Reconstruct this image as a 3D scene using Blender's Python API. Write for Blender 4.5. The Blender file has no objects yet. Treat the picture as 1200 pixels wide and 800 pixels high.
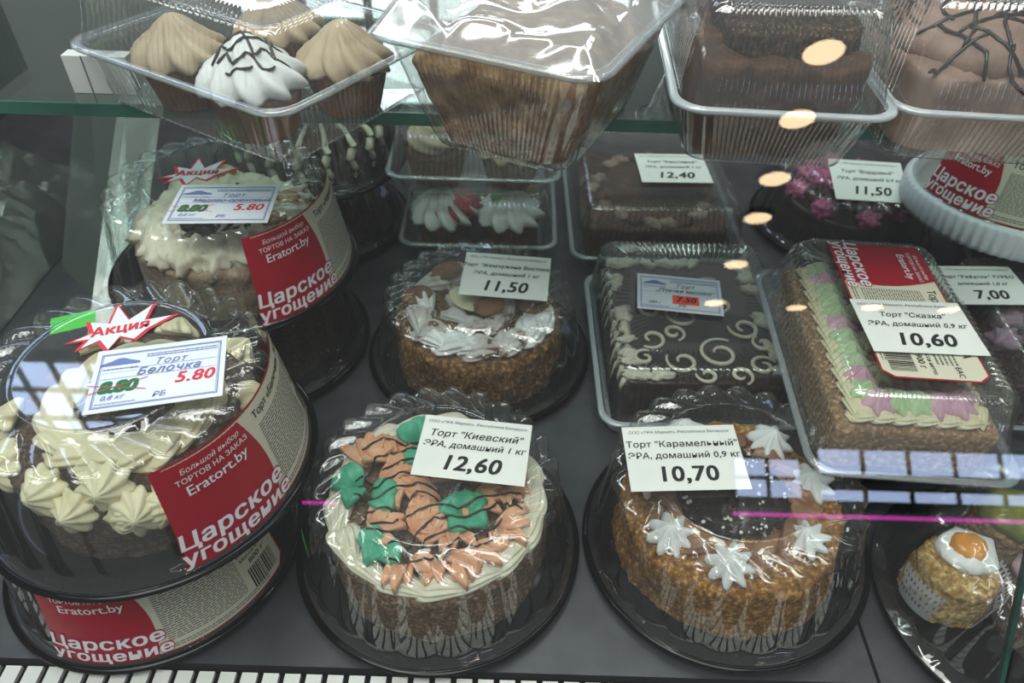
import bpy, math, random
import numpy as np
from mathutils import Vector, Matrix, noise, bvhtree
random.seed(7)
S = bpy.context.scene
COL = S.collection
R = math.radians
PI = math.pi

# ---------------------------------------------------------------- camera, world, lights, exposure
cam = bpy.data.cameras.new('camera')
cam.lens = 26.0; cam.sensor_width = 36.0; cam.clip_start = .01
co = bpy.data.objects.new('camera', cam); COL.objects.link(co)
co.location = (0, 0, .60)
co.rotation_euler = (Matrix.Rotation(R(90-42.3), 4, 'X') @ Matrix.Rotation(R(1.7), 4, 'Z')).to_euler()
cam.dof.use_dof = True; cam.dof.focus_distance = .56; cam.dof.aperture_fstop = 9.0
S.camera = co
S.view_settings.view_transform = 'Standard'; S.view_settings.look = 'None'
S.view_settings.exposure = 0.12; S.view_settings.gamma = 1.0
S.cycles.transparent_max_bounces = 40
S.cycles.max_bounces = 7; S.cycles.diffuse_bounces = 3; S.cycles.glossy_bounces = 4
S.cycles.caustics_reflective = False; S.cycles.caustics_refractive = False
S.cycles.sample_clamp_indirect = 4.0
W = bpy.data.worlds.new('hall_air'); S.world = W; W.use_nodes = True
W.node_tree.nodes['Background'].inputs[0].default_value = (.90, .93, .93, 1)
W.node_tree.nodes['Background'].inputs[1].default_value = .235

def area(name, loc, target, sx, sy, power, color):
    l = bpy.data.lights.new(name, 'AREA'); l.shape = 'RECTANGLE'; l.size = sx; l.size_y = sy
    l.energy = power; l.color = color
    o = bpy.data.objects.new(name, l); COL.objects.link(o); o.location = loc
    o.rotation_euler = (Vector(target)-Vector(loc)).to_track_quat('-Z', 'Y').to_euler()
    return o
area('hall_skylight', (-.6, -.9, 3.6), (0, .5, .1), 2.6, 1.6, 82, (1, .985, .95))
for k, (ty, tz, te) in enumerate(((-.35, 2.3, 13), (.55, 2.5, 13), (1.5, 2.4, 11))):
    area('added_streak_light', (-.15, ty, tz), (-.05, .5, .1), 3.4, .07, te, (1, 1, .97))  # narrow strips added for crisp streaks on the lids, not fixtures of the hall
area('added_glint_light', (0, .44, .95), (0, .60, .0), 1.3, .05, 2.6, (1, 1, .97))  # unseen strip added above the case to put highlights on the packs

# ---------------------------------------------------------------- materials
def lin(c):
    if isinstance(c, str):
        c = tuple(int(c[i:i+2], 16)/255 for i in (0, 2, 4))
    return tuple((x/12.92 if x <= .04045 else ((x+.055)/1.055)**2.4) for x in c)+(1,)
MC = {}
def pbr(name, c1, c2=None, scale=60, rough=.6, bump=0, bscale=None, detail=4, spec=.3, metal=0, c3=None, sss=0, trans=0, emit=0, vor=False, lo=.35, hi=.65):
    if name in MC: return MC[name]
    m = bpy.data.materials.new(name); m.use_nodes = True; nt = m.node_tree; n = nt.nodes; b = n['Principled BSDF']
    b.inputs['Roughness'].default_value = rough; b.inputs['Metallic'].default_value = metal
    b.inputs['Specular IOR Level'].default_value = spec
    b.inputs['Base Color'].default_value = lin(c1)
    if sss:
        b.inputs['Subsurface Weight'].default_value = sss; b.inputs['Subsurface Radius'].default_value = (.006, .004, .003); b.inputs['Subsurface Scale'].default_value = .5
    if c2 is not None or bump:
        tc = n.new('ShaderNodeTexCoord')
    if c2 is not None:
        tx = n.new('ShaderNodeTexNoise'); tx.inputs['Scale'].default_value = scale; tx.inputs['Detail'].default_value = detail
        nt.links.new(tc.outputs['Object'], tx.inputs['Vector'])
        rp = n.new('ShaderNodeValToRGB'); e = rp.color_ramp.elements
        e[0].position = lo; e[0].color = lin(c1); e[1].position = hi; e[1].color = lin(c2)
        if c3 is not None:
            k = e.new((lo+hi)/2+.06); k.color = lin(c3)
        nt.links.new(tx.outputs['Fac'], rp.inputs['Fac']); nt.links.new(rp.outputs['Color'], b.inputs['Base Color'])
    if bump:
        bt = n.new('ShaderNodeTexVoronoi' if vor else 'ShaderNodeTexNoise'); bt.inputs['Scale'].default_value = bscale or scale*2
        if not vor: bt.inputs['Detail'].default_value = 5
        nt.links.new(tc.outputs['Object'], bt.inputs['Vector'])
        bp = n.new('ShaderNodeBump'); bp.inputs['Strength'].default_value = min(1, bump); bp.inputs['Distance'].default_value = .002
        nt.links.new(bt.outputs['Distance' if vor else 'Fac'], bp.inputs['Height']); nt.links.new(bp.outputs['Normal'], b.inputs['Normal'])
    if emit:
        b.inputs['Emission Color'].default_value = lin(c1); b.inputs['Emission Strength'].default_value = emit
    MC[name] = m; return m

def thin(name, tint='f4f7f6', f0=.07, rough=.06, haze=.04, hz='ffffff', bump=.0, bscale=40, coat=1.0, graze=.85):
    """thin clear sheet: straight transmission plus a mirror-like share that grows at grazing angles"""
    if name in MC: return MC[name]
    m = bpy.data.materials.new(name); m.use_nodes = True; nt = m.node_tree; n = nt.nodes; n.clear()
    out = n.new('ShaderNodeOutputMaterial'); g = n.new('ShaderNodeNewGeometry')
    dot = n.new('ShaderNodeVectorMath'); dot.operation = 'DOT_PRODUCT'
    nt.links.new(g.outputs['Incoming'], dot.inputs[0]); nt.links.new(g.outputs['Normal'], dot.inputs[1])
    def mth(op, a, b=None):
        k = n.new('ShaderNodeMath'); k.operation = op; k.use_clamp = op in ('ADD', 'SUBTRACT')
        for i, v in enumerate((a, b)):
            if v is None: continue
            if isinstance(v, (int, float)): k.inputs[i].default_value = v
            else: nt.links.new(v, k.inputs[i])
        return k.outputs[0]
    ab = mth('ABSOLUTE', dot.outputs['Value']); om = mth('SUBTRACT', 1.0, ab); p5 = mth('POWER', om, 4.0)
    f = mth('ADD', mth('MULTIPLY', p5, (1-f0)*graze), f0)
    tr = n.new('ShaderNodeBsdfTransparent'); tr.inputs[0].default_value = lin(tint)
    gl = n.new('ShaderNodeBsdfGlossy'); gl.inputs['Roughness'].default_value = rough; gl.inputs['Color'].default_value = (coat, coat, coat, 1)
    df = n.new('ShaderNodeBsdfDiffuse'); df.inputs[0].default_value = lin(hz)
    if bump:
        tc = n.new('ShaderNodeTexCoord'); tx = n.new('ShaderNodeTexNoise'); tx.inputs['Scale'].default_value = bscale; tx.inputs['Detail'].default_value = 2
        nt.links.new(tc.outputs['Object'], tx.inputs['Vector'])
        bp = n.new('ShaderNodeBump'); bp.inputs['Strength'].default_value = bump; bp.inputs['Distance'].default_value = .003
        nt.links.new(tx.outputs['Fac'], bp.inputs['Height']); nt.links.new(bp.outputs['Normal'], gl.inputs['Normal'])
    m1 = n.new('ShaderNodeMixShader'); m1.inputs[0].default_value = haze
    nt.links.new(tr.outputs[0], m1.inputs[1]); nt.links.new(df.outputs[0], m1.inputs[2])
    m2 = n.new('ShaderNodeMixShader'); nt.links.new(f, m2.inputs[0]); nt.links.new(m1.outputs[0], m2.inputs[1]); nt.links.new(gl.outputs[0], m2.inputs[2])
    nt.links.new(m2.outputs[0], out.inputs[0]); MC[name] = m; return m

def emis(name, c, s):
    if name in MC: return MC[name]
    m = bpy.data.materials.new(name); m.use_nodes = True; n = m.node_tree.nodes; n.clear()
    o = n.new('ShaderNodeOutputMaterial'); e = n.new('ShaderNodeEmission'); e.inputs[0].default_value = lin(c); e.inputs[1].default_value = s
    m.node_tree.links.new(e.outputs[0], o.inputs[0]); MC[name] = m; return m

LID = thin('clear_lid_plastic', f0=.09, rough=.02, haze=.018, graze=.6)
BOX = thin('clear_box_plastic', f0=.125, rough=.035, haze=.03)
RIM = thin('milky_rim_plastic', tint='e6ecee', f0=.14, rough=.12, haze=.20, hz='e6eef4')
MILKY = thin('frosted_rim_plastic', tint='dfe6e8', f0=.12, rough=.15, haze=.42, hz='e0e8ee')
FILM = thin('wrinkled_film', tint='f2f6f4', f0=.40, rough=.12, haze=.24, bump=.25, bscale=16)
FRONT = thin('front_glass', tint='f2f6f4', f0=.06, rough=.0, haze=.0)
SHELFG = thin('shelf_glass', tint='dde9e4', f0=.06, rough=.01, haze=.03, hz='9fb5ab')
GEDGE = pbr('green_glass_edge', '214f44', '2f6d5c', 12, .15, spec=.6)
BLACK = pbr('black_tray_plastic', '070708', rough=.09, spec=.18)
GREYT = pbr('frosted_base_plastic', 'aab4b8', rough=.3, spec=.5)
WHITEP = pbr('white_tray_plastic', 'dcdfe8', rough=.35, spec=.5)
CREAM = pbr('cream', 'e6dbb6', 'efe5c6', 30, .45, .25, 160, spec=.35, sss=.15)
PALE = pbr('pale_cream', 'e4dcc6', 'efe8d6', 30, .5, .25, 160, spec=.3, sss=.1)
WHITEC = pbr('white_cream', 'eeeef0', 'ffffff', 30, .45, .2, 140, spec=.35, sss=.15)
BEIGE = pbr('beige_cream', 'b7a389', 'cbb9a0', 30, .5, .3, 140, spec=.3)
ORANGE = pbr('peach_cream', 'dd9d78', 'ecb592', 40, .45, .2, 140, spec=.35)
GREEN = pbr('green_cream', '3aa280', '58b996', 40, .42, .2, 140, spec=.4)
PGREEN = pbr('pastel_green_cream', 'b4d2a0', 'cbe2b8', 40, .45, .2, 140)
PINKC = pbr('pastel_pink_cream', 'd8a4bc', 'e8bfd0', 40, .45, .2, 140)
HOTPINK = pbr('rose_cream', 'b84c84', 'd983ad', 50, .5, .3, 160)
RED = pbr('red_cream', 'a81f38', 'd24a60', 40, .4, .2, 140)
LEAFG = pbr('leaf_green_cream', '3f9a34', '69b84e', 40, .4, .2, 140)
DARK = pbr('dark_glaze', '1a100c', '2a1a14', 60, .22, .25, 120, spec=.5)
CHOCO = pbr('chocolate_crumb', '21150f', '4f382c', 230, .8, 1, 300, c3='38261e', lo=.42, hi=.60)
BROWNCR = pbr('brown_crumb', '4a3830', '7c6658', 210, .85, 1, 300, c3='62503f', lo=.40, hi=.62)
KCR = pbr('nut_crumb', '65503f', 'b59a7c', 300, .9, .8, 420, c3='8c7058', lo=.36, hi=.66)
GOLD = pbr('golden_crumb', '6a441f', 'd2a466', 230, .85, .8, 380, c3='a47238', lo=.34, hi=.67)
GOLD2 = pbr('golden_crumb_dark', '4e3420', 'b8925f', 230, .85, .8, 380, c3='85603a', lo=.34, hi=.67)
TAN = pbr('tan_crumb', '86664a', 'ccac8a', 240, .85, 1, 300, c3='a98864', lo=.4, hi=.62)
CARA = pbr('caramel_glaze', '7a5138', 'a87c58', 50, .3, .3, 90, spec=.5)
SPONGE = pbr('loaf_crumb', '7d5a3c', 'd2b08a', 70, .8, 1, 220, c3='a98360', lo=.34, hi=.68, detail=8)
MOUSSE = pbr('cocoa_mousse', '84695e', '9d8276', 40, .5, .3, 120)
CAKEB = pbr('brown_cake', '3d2619', '5d3d28', 70, .7, .8, 200, c3='4a2f20')
COOKIE = pbr('cookie', '6a4528', '8f653f', 60, .6, .4, 160)
CUPP = pbr('paper_cup', '6b4a3a', '8a6650', 60, .7)
PAPER = pbr('tag_paper', 'dfe3df', 'e8ebe7', 20, .55)
PAPERB = pbr('blue_printed_paper', 'dde3ee', 'e6eaf2', 20, .55)
INK = pbr('black_ink', '2a2a2c', rough=.6)
GREYINK = pbr('grey_ink', '6d6f6c', rough=.7)
BLUEINK = pbr('blue_ink', '6f80ba', rough=.6)
GREENINK = pbr('green_ink', '14774e', rough=.6)
REDINK = pbr('red_ink', 'd83a4a', rough=.6)
LABELC = pbr('label_cream', 'd5d2bd', rough=.4)
LABELR = pbr('label_red', 'a8182c', rough=.35)
LABELW = pbr('label_white', 'f3eef2', rough=.4)
CRIMS = pbr('label_crimson', 'b02a55', rough=.4)
ORANGEST = pbr('orange_sticker', 'ff5a44', rough=.5)
GREENST = pbr('green_sticker', '4fd64a', rough=.5)
STEEL = pbr('brushed_floor', '43454a', '4e5054', 30, .38, spec=.5, metal=.35)
SEAM = pbr('dark_gap', '08090a', rough=.6)
SLATW = pbr('white_slat', 'dfe1de', rough=.35, spec=.5)
WALLG = pbr('case_wall_grey', '202325', '54585a', 5, .35, .2, 9, spec=.5)
DOILY = pbr('doily_paper', 'e2e4ec', rough=.7)
JELLY = pbr('orange_jelly', 'e8963c', 'f0b055', 40, .12, .2, 30, spec=.7, sss=.3)
KIWI = pbr('green_jelly', '5d6a28', '8c8a3a', 60, .12, .2, 30, spec=.7)

# ---------------------------------------------------------------- helpers
def thing(name, label, cat, loc=(0, 0, 0), rot=(0, 0, 0), group=None):
    o = bpy.data.objects.new(name, None); COL.objects.link(o); o.empty_display_size = .02
    o.location = loc; o.rotation_euler = tuple(R(a) for a in rot); o['label'] = label; o['category'] = cat
    if group: o['group'] = group
    return o
def mesh(name, v, f, mat, parent=None, smooth=True, label=None, kind=None, loc=None, rot=None):
    me = bpy.data.meshes.new(name); me.from_pydata([tuple(map(float, p)) for p in v], [], f)
    me.materials.append(mat)
    if smooth: me.polygons.foreach_set('use_smooth', [True]*len(me.polygons))
    me.update()
    o = bpy.data.objects.new(name, me); COL.objects.link(o)
    if parent is not None: o.parent = parent
    if label: o['label'] = label
    if kind: o['kind'] = kind
    if loc is not None: o.location = loc
    if rot is not None: o.rotation_euler = tuple(R(a) for a in rot)
    return o
def again(src, parent, loc=(0, 0, 0), rot=(0, 0, 0), sc=(1, 1, 1)):
    c = src.copy(); COL.objects.link(c); c.parent = parent; c.location = loc
    c.rotation_euler = tuple(R(a) for a in rot); c.scale = sc if hasattr(sc, '__len__') else (sc,)*3
    return c
def grid(rows, closed=True, cap0=False, cap1=False):
    nr, nc = len(rows), len(rows[0]); v = [p for r in rows for p in r]; f = []
    for i in range(nr-1):
        for j in range(nc if closed else nc-1):
            k = (j+1) % nc
            f.append((i*nc+j, i*nc+k, (i+1)*nc+k, (i+1)*nc+j))
    if cap0: f.append(tuple(range(nc))[::-1])
    if cap1: f.append(tuple((nr-1)*nc+j for j in range(nc)))
    return v, f
def join(parts):
    V, F = [], []
    for v, f in parts:
        o = len(V); V += list(v); F += [tuple(i+o for i in q) for q in f]
    return V, F
def xf(vf, loc=(0, 0, 0), rot=(0, 0, 0), sc=1):
    m = Matrix.Translation(loc) @ (Matrix.Rotation(R(rot[2]), 4, 'Z') @ Matrix.Rotation(R(rot[1]), 4, 'Y') @ Matrix.Rotation(R(rot[0]), 4, 'X'))
    if hasattr(sc, '__len__'): m = m @ Matrix.Diagonal((*sc, 1))
    else: m = m @ Matrix.Scale(sc, 4)
    return [tuple(m @ Vector(p)) for p in vf[0]], vf[1]
def nz(p, s, seed=0):
    return noise.noise(Vector((p[0]*s+seed, p[1]*s-seed, p[2]*s+seed*.5)))
def lathe(prof, n=96, wob=None):
    rows = []
    for i, (r, z) in enumerate(prof):
        row = []
        for j in range(n):
            a = 2*PI*j/n; rr = r + (wob(i, a) if wob else 0)
            row.append((rr*math.cos(a), rr*math.sin(a), z))
        rows.append(row)
    return grid(rows)
def box(x0, x1, y0, y1, z0, z1):
    v = [(x, y, z) for z in (z0, z1) for y in (y0, y1) for x in (x0, x1)]
    return v, [(0, 2, 3, 1), (4, 5, 7, 6), (0, 1, 5, 4), (2, 6, 7, 3), (0, 4, 6, 2), (1, 3, 7, 5)]
def tube(path, rad, n=8, lobes=0, amp=0, twist=0, closed=False):
    """swept tube; rad may be a function of 0..1; lobes give ridged cream"""
    P = [Vector(p) for p in path]; m = len(P); rows = []; up = Vector((0, 0, 1)); s = 0
    for i, p in enumerate(P):
        a = P[(i+1) % m] if (closed or i < m-1) else P[i]; b = P[i-1] if (closed or i > 0) else P[i]
        t = (a-b).normalized(); sd = t.cross(up)
        if sd.length < 1e-4: sd = Vector((1, 0, 0))
        sd.normalize(); nn = sd.cross(t).normalized()
        if i: s += (P[i]-P[i-1]).length
        r = rad(i/(m-1)) if callable(rad) else rad
        row = []
        for j in range(n):
            q = 2*PI*j/n; rr = r*(1+(amp*math.cos(lobes*q+twist*s) if lobes else 0))
            row.append(tuple(p+sd*(rr*math.cos(q))+nn*(rr*math.sin(q))))
        rows.append(row)
    if closed: rows.append(rows[0])
    return grid(rows, True, not closed, not closed)
def blob(rx, ry, rz, amp=.15, sc=2.2, seed=0, n=18, m=10, lobes=0, la=0):
    rows = []
    for i in range(m+1):
        t = PI*i/m
        row = []
        for j in range(n):
            a = 2*PI*j/n; d = Vector((math.sin(t)*math.cos(a), math.sin(t)*math.sin(a), math.cos(t)))
            k = 1+amp*noise.noise(d*sc+Vector((seed, seed*.7, -seed)))*2+(la*math.cos(lobes*a)*math.sin(t) if lobes else 0)
            row.append((d.x*rx*k, d.y*ry*k, d.z*rz*k))
        rows.append(row)
    return grid(rows)
def rosette(Rr, H, n=8, tw=1.0, amp=.22, rows=12):
    rs = []
    for i in range(rows+1):
        t = i/rows; rad = Rr*(1-t)**.62*(1+.18*math.sin(PI*min(1, t*1.6))); z = H*t
        a_ = amp*(1-.3*t)
        rs.append([(rad*(1+a_*math.cos(n*(2*PI*j/(n*6))+tw*n*t*.5))*math.cos(2*PI*j/(n*6)), rad*(1+a_*math.cos(n*(2*PI*j/(n*6))+tw*n*t*.5))*math.sin(2*PI*j/(n*6)), z) for j in range(n*6)])
    return grid(rs, True, True, True)
def shell(L, Wd, H, ridges=7, amp=.13, seed=0, m=18, n=66):
    """piped shell: fat ridged head that tapers to a tail along +x"""
    rs = []
    for i in range(m+1):
        t = i/m; w = Wd*(math.sin(PI*min(1, t**.55))**.7+.02)*(1-.35*t); x = L*(t-.35); zc = H*.35*math.sin(PI*t**.7)
        row = []
        for j in range(n):
            a = 2*PI*j/n; k = 1+amp*math.cos((ridges+5)*a+2.2*t)
            row.append((x+.12*L*math.sin(a)*(1-t), w*k*math.cos(a), max(-H*.2, zc+H*.65*(w/Wd)*k*math.sin(a))))
        rs.append(row)
    return grid(rs, True, True, True)
def petal(L, Wd, H, fold=.4, m=9, n=14, seed=0):
    rs = []
    for i in range(m+1):
        t = i/m; w = Wd*(math.sin(PI*(.06+.9*t)))**.6; x = L*t
        row = []
        for j in range(n):
            a = 2*PI*j/n; c, s_ = math.cos(a), math.sin(a)
            row.append((x, w*c, H*(.35+t*.5)*s_*(1-fold*(1-abs(c))) + H*.9*math.sin(PI*t*.9)+fold*H*abs(c)))
        rs.append(row)
    return grid(rs, True, True, True)
def crumb_cake(Rb, z0, z1, Rt=None, amp=.0016, n=150, round_=.006, seed=1, dome=0):
    Rt = Rt or Rb; prof = []
    for i in range(13):
        t = i/12; prof.append((Rb+(Rt-Rb)*t, z0+(z1-z0-round_)*t))
    for i in range(1, 5):
        a = PI/2*i/4; prof.append((Rt-round_+round_*math.cos(a), z1-round_+round_*math.sin(a)))
    for i in range(1, 13):
        t = 1-i/12; prof.append(((Rt-round_)*t+.0001, z1+dome*(1-t*t)))
    rows = []
    for r, z in prof:
        row = []
        for j in range(n):
            a = 2*PI*j/n; p = (r*math.cos(a), r*math.sin(a), z)
            d = amp*(nz(p, 130, seed)+.8*nz(p, 320, seed+3))+amp*2.2*nz(p, 28, seed+5)
            row.append((p[0]*(1+d/max(r, .02)), p[1]*(1+d/max(r, .02)), z+(d if z > z1-round_ else 0)))
        rows.append(row)
    return grid(rows)
def spiral_path(R0, R1, z0, z1, turns, n=90):
    return [((R0+(R1-R0)*t)*math.cos(2*PI*turns*t), (R0+(R1-R0)*t)*math.sin(2*PI*turns*t), z0+(z1-z0)*t) for t in [i/n for i in range(n+1)]]
def bvh(vfs):
    v, f = join(vfs); return bvhtree.BVHTree.FromPolygons([Vector(p) for p in v], f)
def drape(tree, pts, r, lift=.0006, z=.3, sub=8, fallback=.07):
    P = []
    for a, b in zip(pts[:-1], pts[1:]):
        for k in range(sub): P.append((a[0]+(b[0]-a[0])*k/sub, a[1]+(b[1]-a[1])*k/sub))
    P.append(pts[-1]); out = []
    for x, y in P:
        h = tree.ray_cast(Vector((x, y, z)), Vector((0, 0, -1)))
        out.append((x, y, (h[0].z if h[0] else fallback)+lift))
    for _ in range(2):
        out = [out[0]]+[(b[0], b[1], max(b[2], (a[2]+c[2])/2)) for a, b, c in zip(out[:-2], out[1:-1], out[2:])]+[out[-1]]
    return tube(out, lambda t: r*(.75+.5*abs(math.sin(7*t*PI))), 6)

# ---- flat lettering as thin meshes
TXT = {}
def txt(s, size, bold=0.0, shear=0.0, align='CENTER', sp=1.0):
    key = (s, size, bold, shear, align, sp)
    if key not in TXT:
        c = bpy.data.curves.new('lettering', 'FONT'); c.body = s; c.size = size; c.shear = shear
        c.align_x = align; c.align_y = 'CENTER'; c.resolution_u = 3; c.space_character = sp
        o = bpy.data.objects.new('lettering', c); COL.objects.link(o)
        me = bpy.data.meshes.new_from_object(o)
        v0 = [(p.co.x, p.co.y, 0) for p in me.vertices]; f0 = [tuple(q.vertices) for q in me.polygons]; k = bold*size
        TXT[key] = (v0, f0) if not bold else join([([(p[0]+dx*k, p[1]+dy*k, .00003*(q+1)) for p in v0], f0) for q, (dx, dy) in enumerate(((-1, -.6), (1, -.6), (-1, .6), (1, .6)) if bold < .04 else ((-1, -1), (1, -1), (-1, 1), (1, 1), (0, 1), (0, -1), (1, 0), (-1, 0)))])
        bpy.data.objects.remove(o); bpy.data.meshes.remove(me)
    return TXT[key]
def mv(vf, dx, dy, rot=0):
    c, s = math.cos(R(rot)), math.sin(R(rot))
    return [(p[0]*c-p[1]*s+dx, p[0]*s+p[1]*c+dy, p[2]) for p in vf[0]], vf[1]
def rect(x0, y0, x1, y1, nx=1, ny=1):
    rows = [[(x0+(x1-x0)*i/nx, y0+(y1-y0)*j/ny, 0) for i in range(nx+1)] for j in range(ny+1)]
    return grid(rows, False)
def microlines(x0, y0, x1, y1, n, th=.45, seed=3, seg=.004):
    rr = random.Random(seed); out = []; h = (y1-y0)/n
    for i in range(n):
        y = y1-h*(i+1); x = x0
        while x < x1:
            w = rr.uniform(.6, 1.8)*seg; e = min(x1, x+w)
            out.append(rect(x, y, e, y+h*th, max(1, int((e-x)/.005)), 1)); x = e+seg*.22
    return join(out)
def frame(x0, y0, x1, y1, t):
    return join([rect(x0, y0, x1, y0+t), rect(x0, y1-t, x1, y1), rect(x0, y0, x0+t, y1), rect(x1-t, y0, x1, y1)])
def place(vf, fn, off):
    return [fn(p[0], p[1], off+p[2]) for p in vf[0]], vf[1]

# ---------------------------------------------------------------- the hall behind the photographer and beyond the case
def struct(name, vf, mat, parent=None, smooth=False, label=None):
    o = mesh(name, vf[0], vf[1], mat, parent, smooth)
    if parent is None: o['kind'] = 'structure'
    return o
HG = pbr('hall_wall_paint', '55585c', rough=.8)
MULL = pbr('dark_mullion', '33363c', rough=.5)
SKYW = emis('window_daylight', 'b9cdf5', 9.0)
def window_wall(name, y, x0, x1, z0, z1, nx, nz_, ny=1, bars=.05, mat=SKYW):
    w = struct(name, box(x0-.1, x1+.1, y-.02*ny, y+.06*ny, z0-.1, z0), MULL)
    for i in range(nx):
        for j in range(nz_):
            a = x0+(x1-x0)*i/nx; b = x0+(x1-x0)*(i+1)/nx; c = z0+(z1-z0)*j/nz_; d = z0+(z1-z0)*(j+1)/nz_
            mesh('pane', *box(a+bars/2, b-bars/2, y, y+.01*ny, c+bars/2, d-bars/2), mat, w, False)
    for i in range(nx+1):
        a = x0+(x1-x0)*i/nx; mesh('mullion', *box(a-bars/2, a+bars/2, y-.03, y+.03, z0, z1), MULL, w, False)
    for j in range(nz_+1):
        c = z0+(z1-z0)*j/nz_; mesh('mullion', *box(x0, x1, y-.03, y+.03, c-bars/2, c+bars/2), MULL, w, False)
    return w
window_wall('window_1', -8, 2.62, 3.42, .80, 1.28, 2, 2, bars=.045)
window_wall('window_6', -8, 3.60, 6.3, 1.09, 1.42, 5, 1, bars=.05)
window_wall('window_7', -8, 3.60, 6.3, .78, .95, 5, 1, bars=.05)
window_wall('window_2', 6, -8.6, -3.2, 5.8, 8.3, 13, 5, bars=.06)
window_wall('window_3', 7, -2.6, 1.0, 1.7, 3.3, 6, 2, bars=.08, mat=emis('roof_daylight', 'e8eef2', 7))
neon = struct('trim_1', box(2.6, 6.2, -8, -7.97, .605, .645), emis('pink_neon', 'f04ad0', 7))
struct('trim_2', box(-2.35, -1.95, -8, -7.97, .59, .625), emis('pink_neon', 'f04ad0', 7))
lamp_spots = [(1.75, -2.96), (1.86, -3.65), (2.0, -4.48), (2.1, -5.19), (2.24, -6.28), (2.36, -7.51)]
LAMPE = emis('warm_lamp', 'ffdcb0', 16)
lamp_where = ['over the dark-topped chocolate loaf', 'just under the rim of the chocolate loaf clamshell', 'beside the black and pink cake, the upper of two', 'beside the black and pink cake, the lower of two', 'on the rear corner of the black glazed cake box', 'on the handwritten 7.50 tag', 'between the black glazed cake box and the pastel box', 'on the left corner of the 10,60 tag', 'above the middle of the 10,60 tag', 'on the half-hidden 7,00 tag']
proto = None
for i, (x, y) in enumerate(lamp_spots+[(3.35, -7.6), (4.2, -7.5), (5.1, -7.5), (6.1, -7.4)]):
    if proto is None:
        proto = thing('ceiling_lamp', 'round warm hall lamp reflected '+lamp_where[0], 'lamp', (x, y, 3.0), group='round hall lamps reflected in the glass')
        mesh('diffuser', *lathe([(.0001, 0), (.07, -.004), (.115, 0)], 32), LAMPE, proto)
        mesh('housing', *lathe([(.115, 0), (.13, .0), (.13, .05), (.0001, .06)], 32), MULL, proto)
    else:
        c = proto.copy(); COL.objects.link(c); c.location = (x, y, 3.0); c['label'] = 'round warm hall lamp reflected '+lamp_where[i]
        for ch in proto.children:
            k = ch.copy(); COL.objects.link(k); k.parent = c

# ---------------------------------------------------------------- the display case
fl = struct('floor', box(-.9, .9, .262, 1.30, -.03, -.012), SEAM)
for a, b in ((-.9, -.309), (-.306, .3035), (.3065, .9)):
    mesh('floor_panel', *box(a, b, .262, 1.30, -.010, 0), STEEL, fl, False)
struct('wall_back', box(-.9, .9, 1.30, 1.32, -.03, .42), WALLG)
struct('wall_left', box(-.92, -.90, .2, 1.32, -.03, .62), WALLG)
struct('wall_right', box(.90, .92, .2, 1.32, -.03, .62), WALLG)
gr = struct('trim_3', box(-.9, .9, .10, .262, -.03, -.02), SEAM)
sv = box(-.0062, .0062, .220, .256, -.004, .0)
for i in range(56):
    mesh('slat', *xf(sv, (-.46+i*.0172, 0, 0)), SLATW, gr, False)
kq = .55
def pane_box(x0, x1, z0, z1, th=.005):
    y = lambda z: .13+kq*z
    v = [(x0, y(z0), z0), (x1, y(z0), z0), (x1, y(z1), z1), (x0, y(z1), z1)]
    return v, [(0, 1, 2, 3)]
g1 = struct('window_4', pane_box(-.9, .312, -.02, .58), FRONT)
def strip(x, w, th=.004):
    y = lambda z: .13+kq*z
    v = []
    for z in (-.02, .58):
        for dx in (-w/2, w/2):
            for d in (0, th): v.append((x+dx, y(z)+d, z))
    return v, [(0, 1, 3, 2), (4, 6, 7, 5), (0, 4, 5, 1), (2, 3, 7, 6), (0, 2, 6, 4), (1, 5, 7, 3)]
mesh('glass_edge', *strip(.3135, .003), pbr('dark_green_edge', '11211f', '24463f', 20, .15, spec=.6), g1, False)
struct('window_5', pane_box(.317, .9, -.02, .58), FRONT)
sh = thing('glass_shelf', 'clear glass shelf with a green polished front edge, carrying the upper row of packs', 'shelf')
mesh('shelf_pane', *box(-.88, .88, .5715, .90, .3195, .3295), SHELFG, sh, False)
mesh('front_edge', *box(-.88, .88, .5695, .5715, .3190, .3298), GEDGE, sh, False)
for x in (-.86, .86):
    mesh('bracket', *box(x-.01, x+.01, .58, 1.30, .31, .3195), STEEL, sh, False)

# ---------------------------------------------------------------- round containers
NF = 24
def round_lid(H=.095, Rs=.102, Rb=.1175, z0=.013, nf=NF, ring=.068):
    prof = [(.1225, z0, 0, 0, 0), (.1215, z0+.0015, 0, 0, 0), (Rb, z0+.003, .0003, 0, 0)]
    for i in range(1, 9):
        t = i/8; prof.append((Rb+(Rs+.002-Rb)*t, z0+.003+(H-.012-z0-.003)*t, .0014+.0010*t, 0, 0))
    for i in range(1, 6):
        a = PI/2*i/5; prof.append((Rs-.006+.008*math.cos(a), H-.012+.009*math.sin(a), .0034, .0018, .15*i))
    for i in range(1, 8):
        t = i/7; prof.append((Rs-.006+(ring+.003-Rs+.006)*t, H-.003+.002*t, 0, .0040*(1-t)**.6+.0003, .75+5.2*t))
    prof += [(ring, H+.0035, 0, 0, 0), (ring-.002, H+.0042, 0, 0, 0), (ring-.004, H+.003, 0, 0, 0), (ring-.005, H+.003, 0, 0, 0), (ring-.006, H+.003, 0, 0, 0), (ring*.6, H+.003, 0, 0, 0), (.0002, H+.003, 0, 0, 0)]
    n = nf*10; rows = []
    for r, z, ar, az, tw in prof:
        row = []
        for j in range(n):
            a = 2*PI*j/n; w = abs(math.sin((nf*a+tw)/2))*2-1.2
            rr = r+ar*w; row.append((rr*math.cos(a), rr*math.sin(a), z+az*w))
        rows.append(row)
    return grid(rows)
LIDM = {}
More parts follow.
